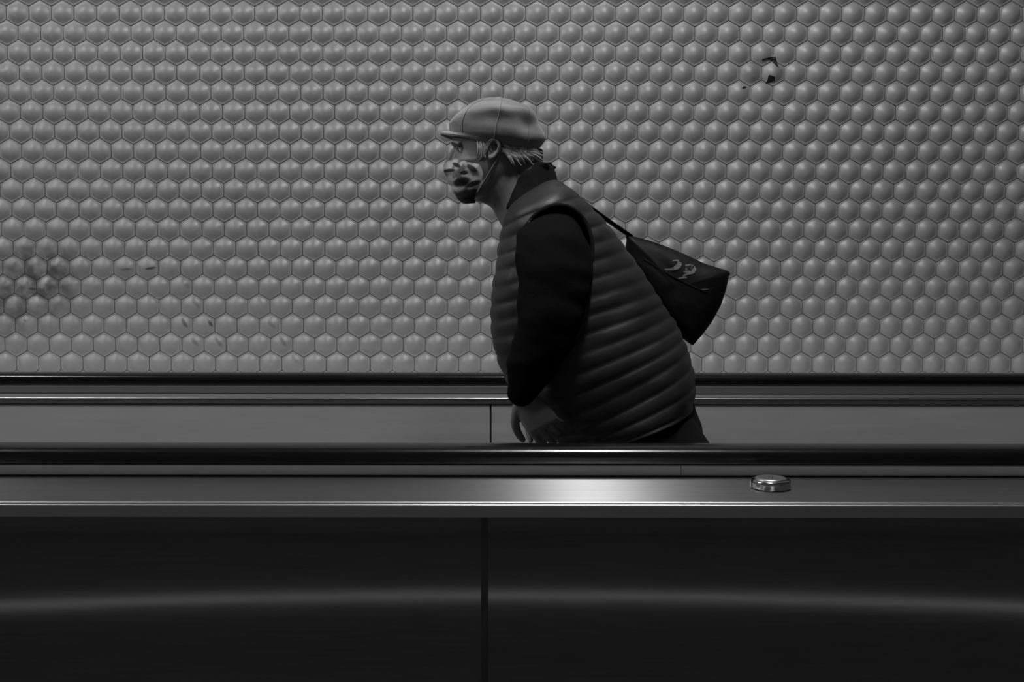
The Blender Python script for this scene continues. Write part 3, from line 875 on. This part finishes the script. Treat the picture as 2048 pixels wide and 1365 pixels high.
# highlight on the front, put in as a thin pale tube
def bag_front_y(px, py):
    q = P(px, py, BD); best = None
    # find polar position inside the outline
    for j in range(96):
        e = ol[j] - bc; d = q - bc
        cosv = (e.x * d.x + e.z * d.z) / (math.hypot(e.x, e.z) * max(1e-6, math.hypot(d.x, d.z)))
        if best is None or cosv > best[0]: best = (cosv, math.hypot(d.x, d.z) / math.hypot(e.x, e.z), j)
    t = min(.995, best[1]); return bag_pt(best[2], t, -1).y
def on_bag(px, py, lift=.0015):
    y = bag_front_y(px, py) - lift
    return P(px, py, y)
g = Geo(); g.tube([on_bag(x, y, .0005) for x, y in [(1398, 581), (1410, 579.5), (1424, 578)]], .0013, seg=8, sub=4)
g.obj('zip_pull', M['bag_print'], bag)
g = Geo(); g.tube([on_bag(x, y, .0) for x, y in [(1290, 520), (1330, 545), (1370, 566), (1410, 584), (1438, 590)]], .0025, seg=8, sub=5)
g.obj('pocket_seam', M['bag_trim'], bag)
# printed emblem: a crescent stroke and a ribbed curl
def ribbon(name, pts, widths):
    vs, fs = [], []; n_ = len(pts)
    sub = []
    Pp, Rr = spline([Vector((a, b, 0)) for a, b in pts], widths, 5)
    for i, (p, w) in enumerate(zip(Pp, Rr)):
        a = Pp[max(0, i - 1)]; b_ = Pp[min(len(Pp) - 1, i + 1)]; t = (b_ - a).normalized(); nn = Vector((-t.y, t.x, 0))
        for s_ in (-1, 1):
            for lift in (.0016, .0004): 
                q = p + nn * w * s_; vs.append(on_bag(q.x, q.y, lift))
    for i in range(len(Pp) - 1):
        a = i * 4; b_ = a + 4
        fs += [(a, a + 2, b_ + 2, b_), (a + 1, b_ + 1, b_ + 3, a + 3), (a, b_, b_ + 1, a + 1), (a + 2, a + 3, b_ + 3, b_ + 2)]
    return vs, fs
def emblem(name, strokes):
    V_, F_ = [], []
    for pts, w in strokes:
        vs, fs = ribbon(name, pts, w); b_ = len(V_); V_ += vs; F_ += [tuple(b_ + i for i in q) for q in fs]
    return from_data(name, V_, F_, M['bag_print'], bag, smooth=False)
emblem('printed_letter', [([(1358, 521), (1359, 528), (1356, 533), (1349, 537), (1340, 539), (1329, 539)], [2.6, 4.6, 5.0, 3.6, 2.0, .8]), ([(1345, 522), (1352, 521), (1358, 522)], [.8, 1.6, 2.0])])
emblem('printed_letter', [([(1371, 531), (1379, 530.5), (1386, 532)], [1.4, 2.2, 2.2]), ([(1385, 532), (1389, 538), (1386, 544), (1379, 547), (1372, 549), (1366, 553)], [2.2, 3.4, 3.4, 2.6, 2.2, 1.4]),
                          ([(1371, 538), (1378, 537.5), (1385, 539)], [1.7, 2.5, 2.2]), ([(1367, 544), (1373, 543.5), (1381, 544)], [1.4, 2.2, 1.8]), ([(1355, 558), (1363, 556), (1374, 555)], [.8, 1.8, 1.6])])
# strap over the far shoulder and down the chest side
g = Geo()
def strap(pts, w=.011, t=.0022):
    Pp, _ = spline([Vector(p) for p in pts], 1.0, 8); rs_ = []
    for i, p in enumerate(Pp):
        a = Pp[max(0, i - 1)]; b_ = Pp[min(len(Pp) - 1, i + 1)]; tt = (b_ - a).normalized()
        s_ = Vector((0, 1, 0)); s_ = (s_ - tt * s_.dot(tt)).normalized(); u = tt.cross(s_)
        s_, u = (s_ * math.cos(.5) + u * math.sin(.5)), (u * math.cos(.5) - s_ * math.sin(.5))
        rs_.append([p + s_ * w * math.cos(2 * PI * k / 12) + u * t * 1.6 * math.sin(2 * PI * k / 12) for k in range(12)])
    g.rings(rs_)
strap([P(1262, 473, BD), P(1210, 437, 2.945), P(1160, 400, 2.93), P(1112, 366, 2.925), P(1068, 385, 2.945), P(1030, 430, 2.985), P(1020, 490, 3.01), P(1038, 548, 3.04), P(1070, 590, 3.05),
       P(1120, 590, 3.055), P(1180, 560, 3.045), P(1232, 520, 3.02), P(1268, 490, BD + .01)], w=.009)
so_ = g.obj('strap', M['bag_trim'], bag); so_['label'] = 'narrow black strap over the shoulder'

# ------------------------------------------------------------------ lights
def fixture(x, y, z=3.95, length=1.25, label='', glow='tube'):
    t = tag(empty('fluorescent_light', (x, y, z)), label, 'ceiling light', 'fluorescent lights on the ceiling')
    bevel_box('housing', (x - .12, y - length / 2, z - .03), (x + .12, y + length / 2, z + .02), M['housing'], t, bev=.004)
    for s in (-1, 1):
        g = Geo(); g.tube([Vector((x + s * .07, y - length / 2 + .03, z - .052)), Vector((x + s * .07, y + length / 2 - .03, z - .052))], .019, seg=16, sub=2)
        g.obj('tube', M[glow], t)
    return t
LY = 1.9
for x, lb in ((-5.35, 'twin tube ceiling light farthest left above the walkway'),):
    pass
fixture(-6.4, LY, label='twin tube ceiling light farthest left above the walkway', glow='tube_old')
fixture(-3.08, LY, label='twin tube ceiling light above the left part of the walkway', glow='tube_old')
fixture(.345, LY, label='twin tube ceiling light above the middle of the walkway')
# added unseen glow strip, bowed so its reflection streaks the near panel
lp = tag(empty('floor_light', (-.25, -.75, -.35)), 'low strip lamp on the floor behind the photographer', 'floor light')
bevel_box('base', (-3.6, -.80, -.35), (3.4, -.72, -.14), M['floor'], lp, bev=.004)
LZ0 = -.053
g = Geo(); g.tube([Vector((x, -.71, LZ0 - .0105 * x * x)) for x in [i * .35 - 3.5 for i in range(21)]], .007, seg=10, sub=2)
g.obj('glowing_strip', M['led'], lp)

w = bpy.data.worlds.new('world'); SC.world = w; w.use_nodes = True
w.node_tree.nodes['Background'].inputs['Color'].default_value = (1, 1, 1, 1)
w.node_tree.nodes['Background'].inputs['Strength'].default_value = 0.04

SC.view_settings.view_transform = 'Standard'; SC.view_settings.look = 'None'
SC.view_settings.exposure = -0.6; SC.view_settings.gamma = 1.0; SC.view_settings.use_curve_mapping = False
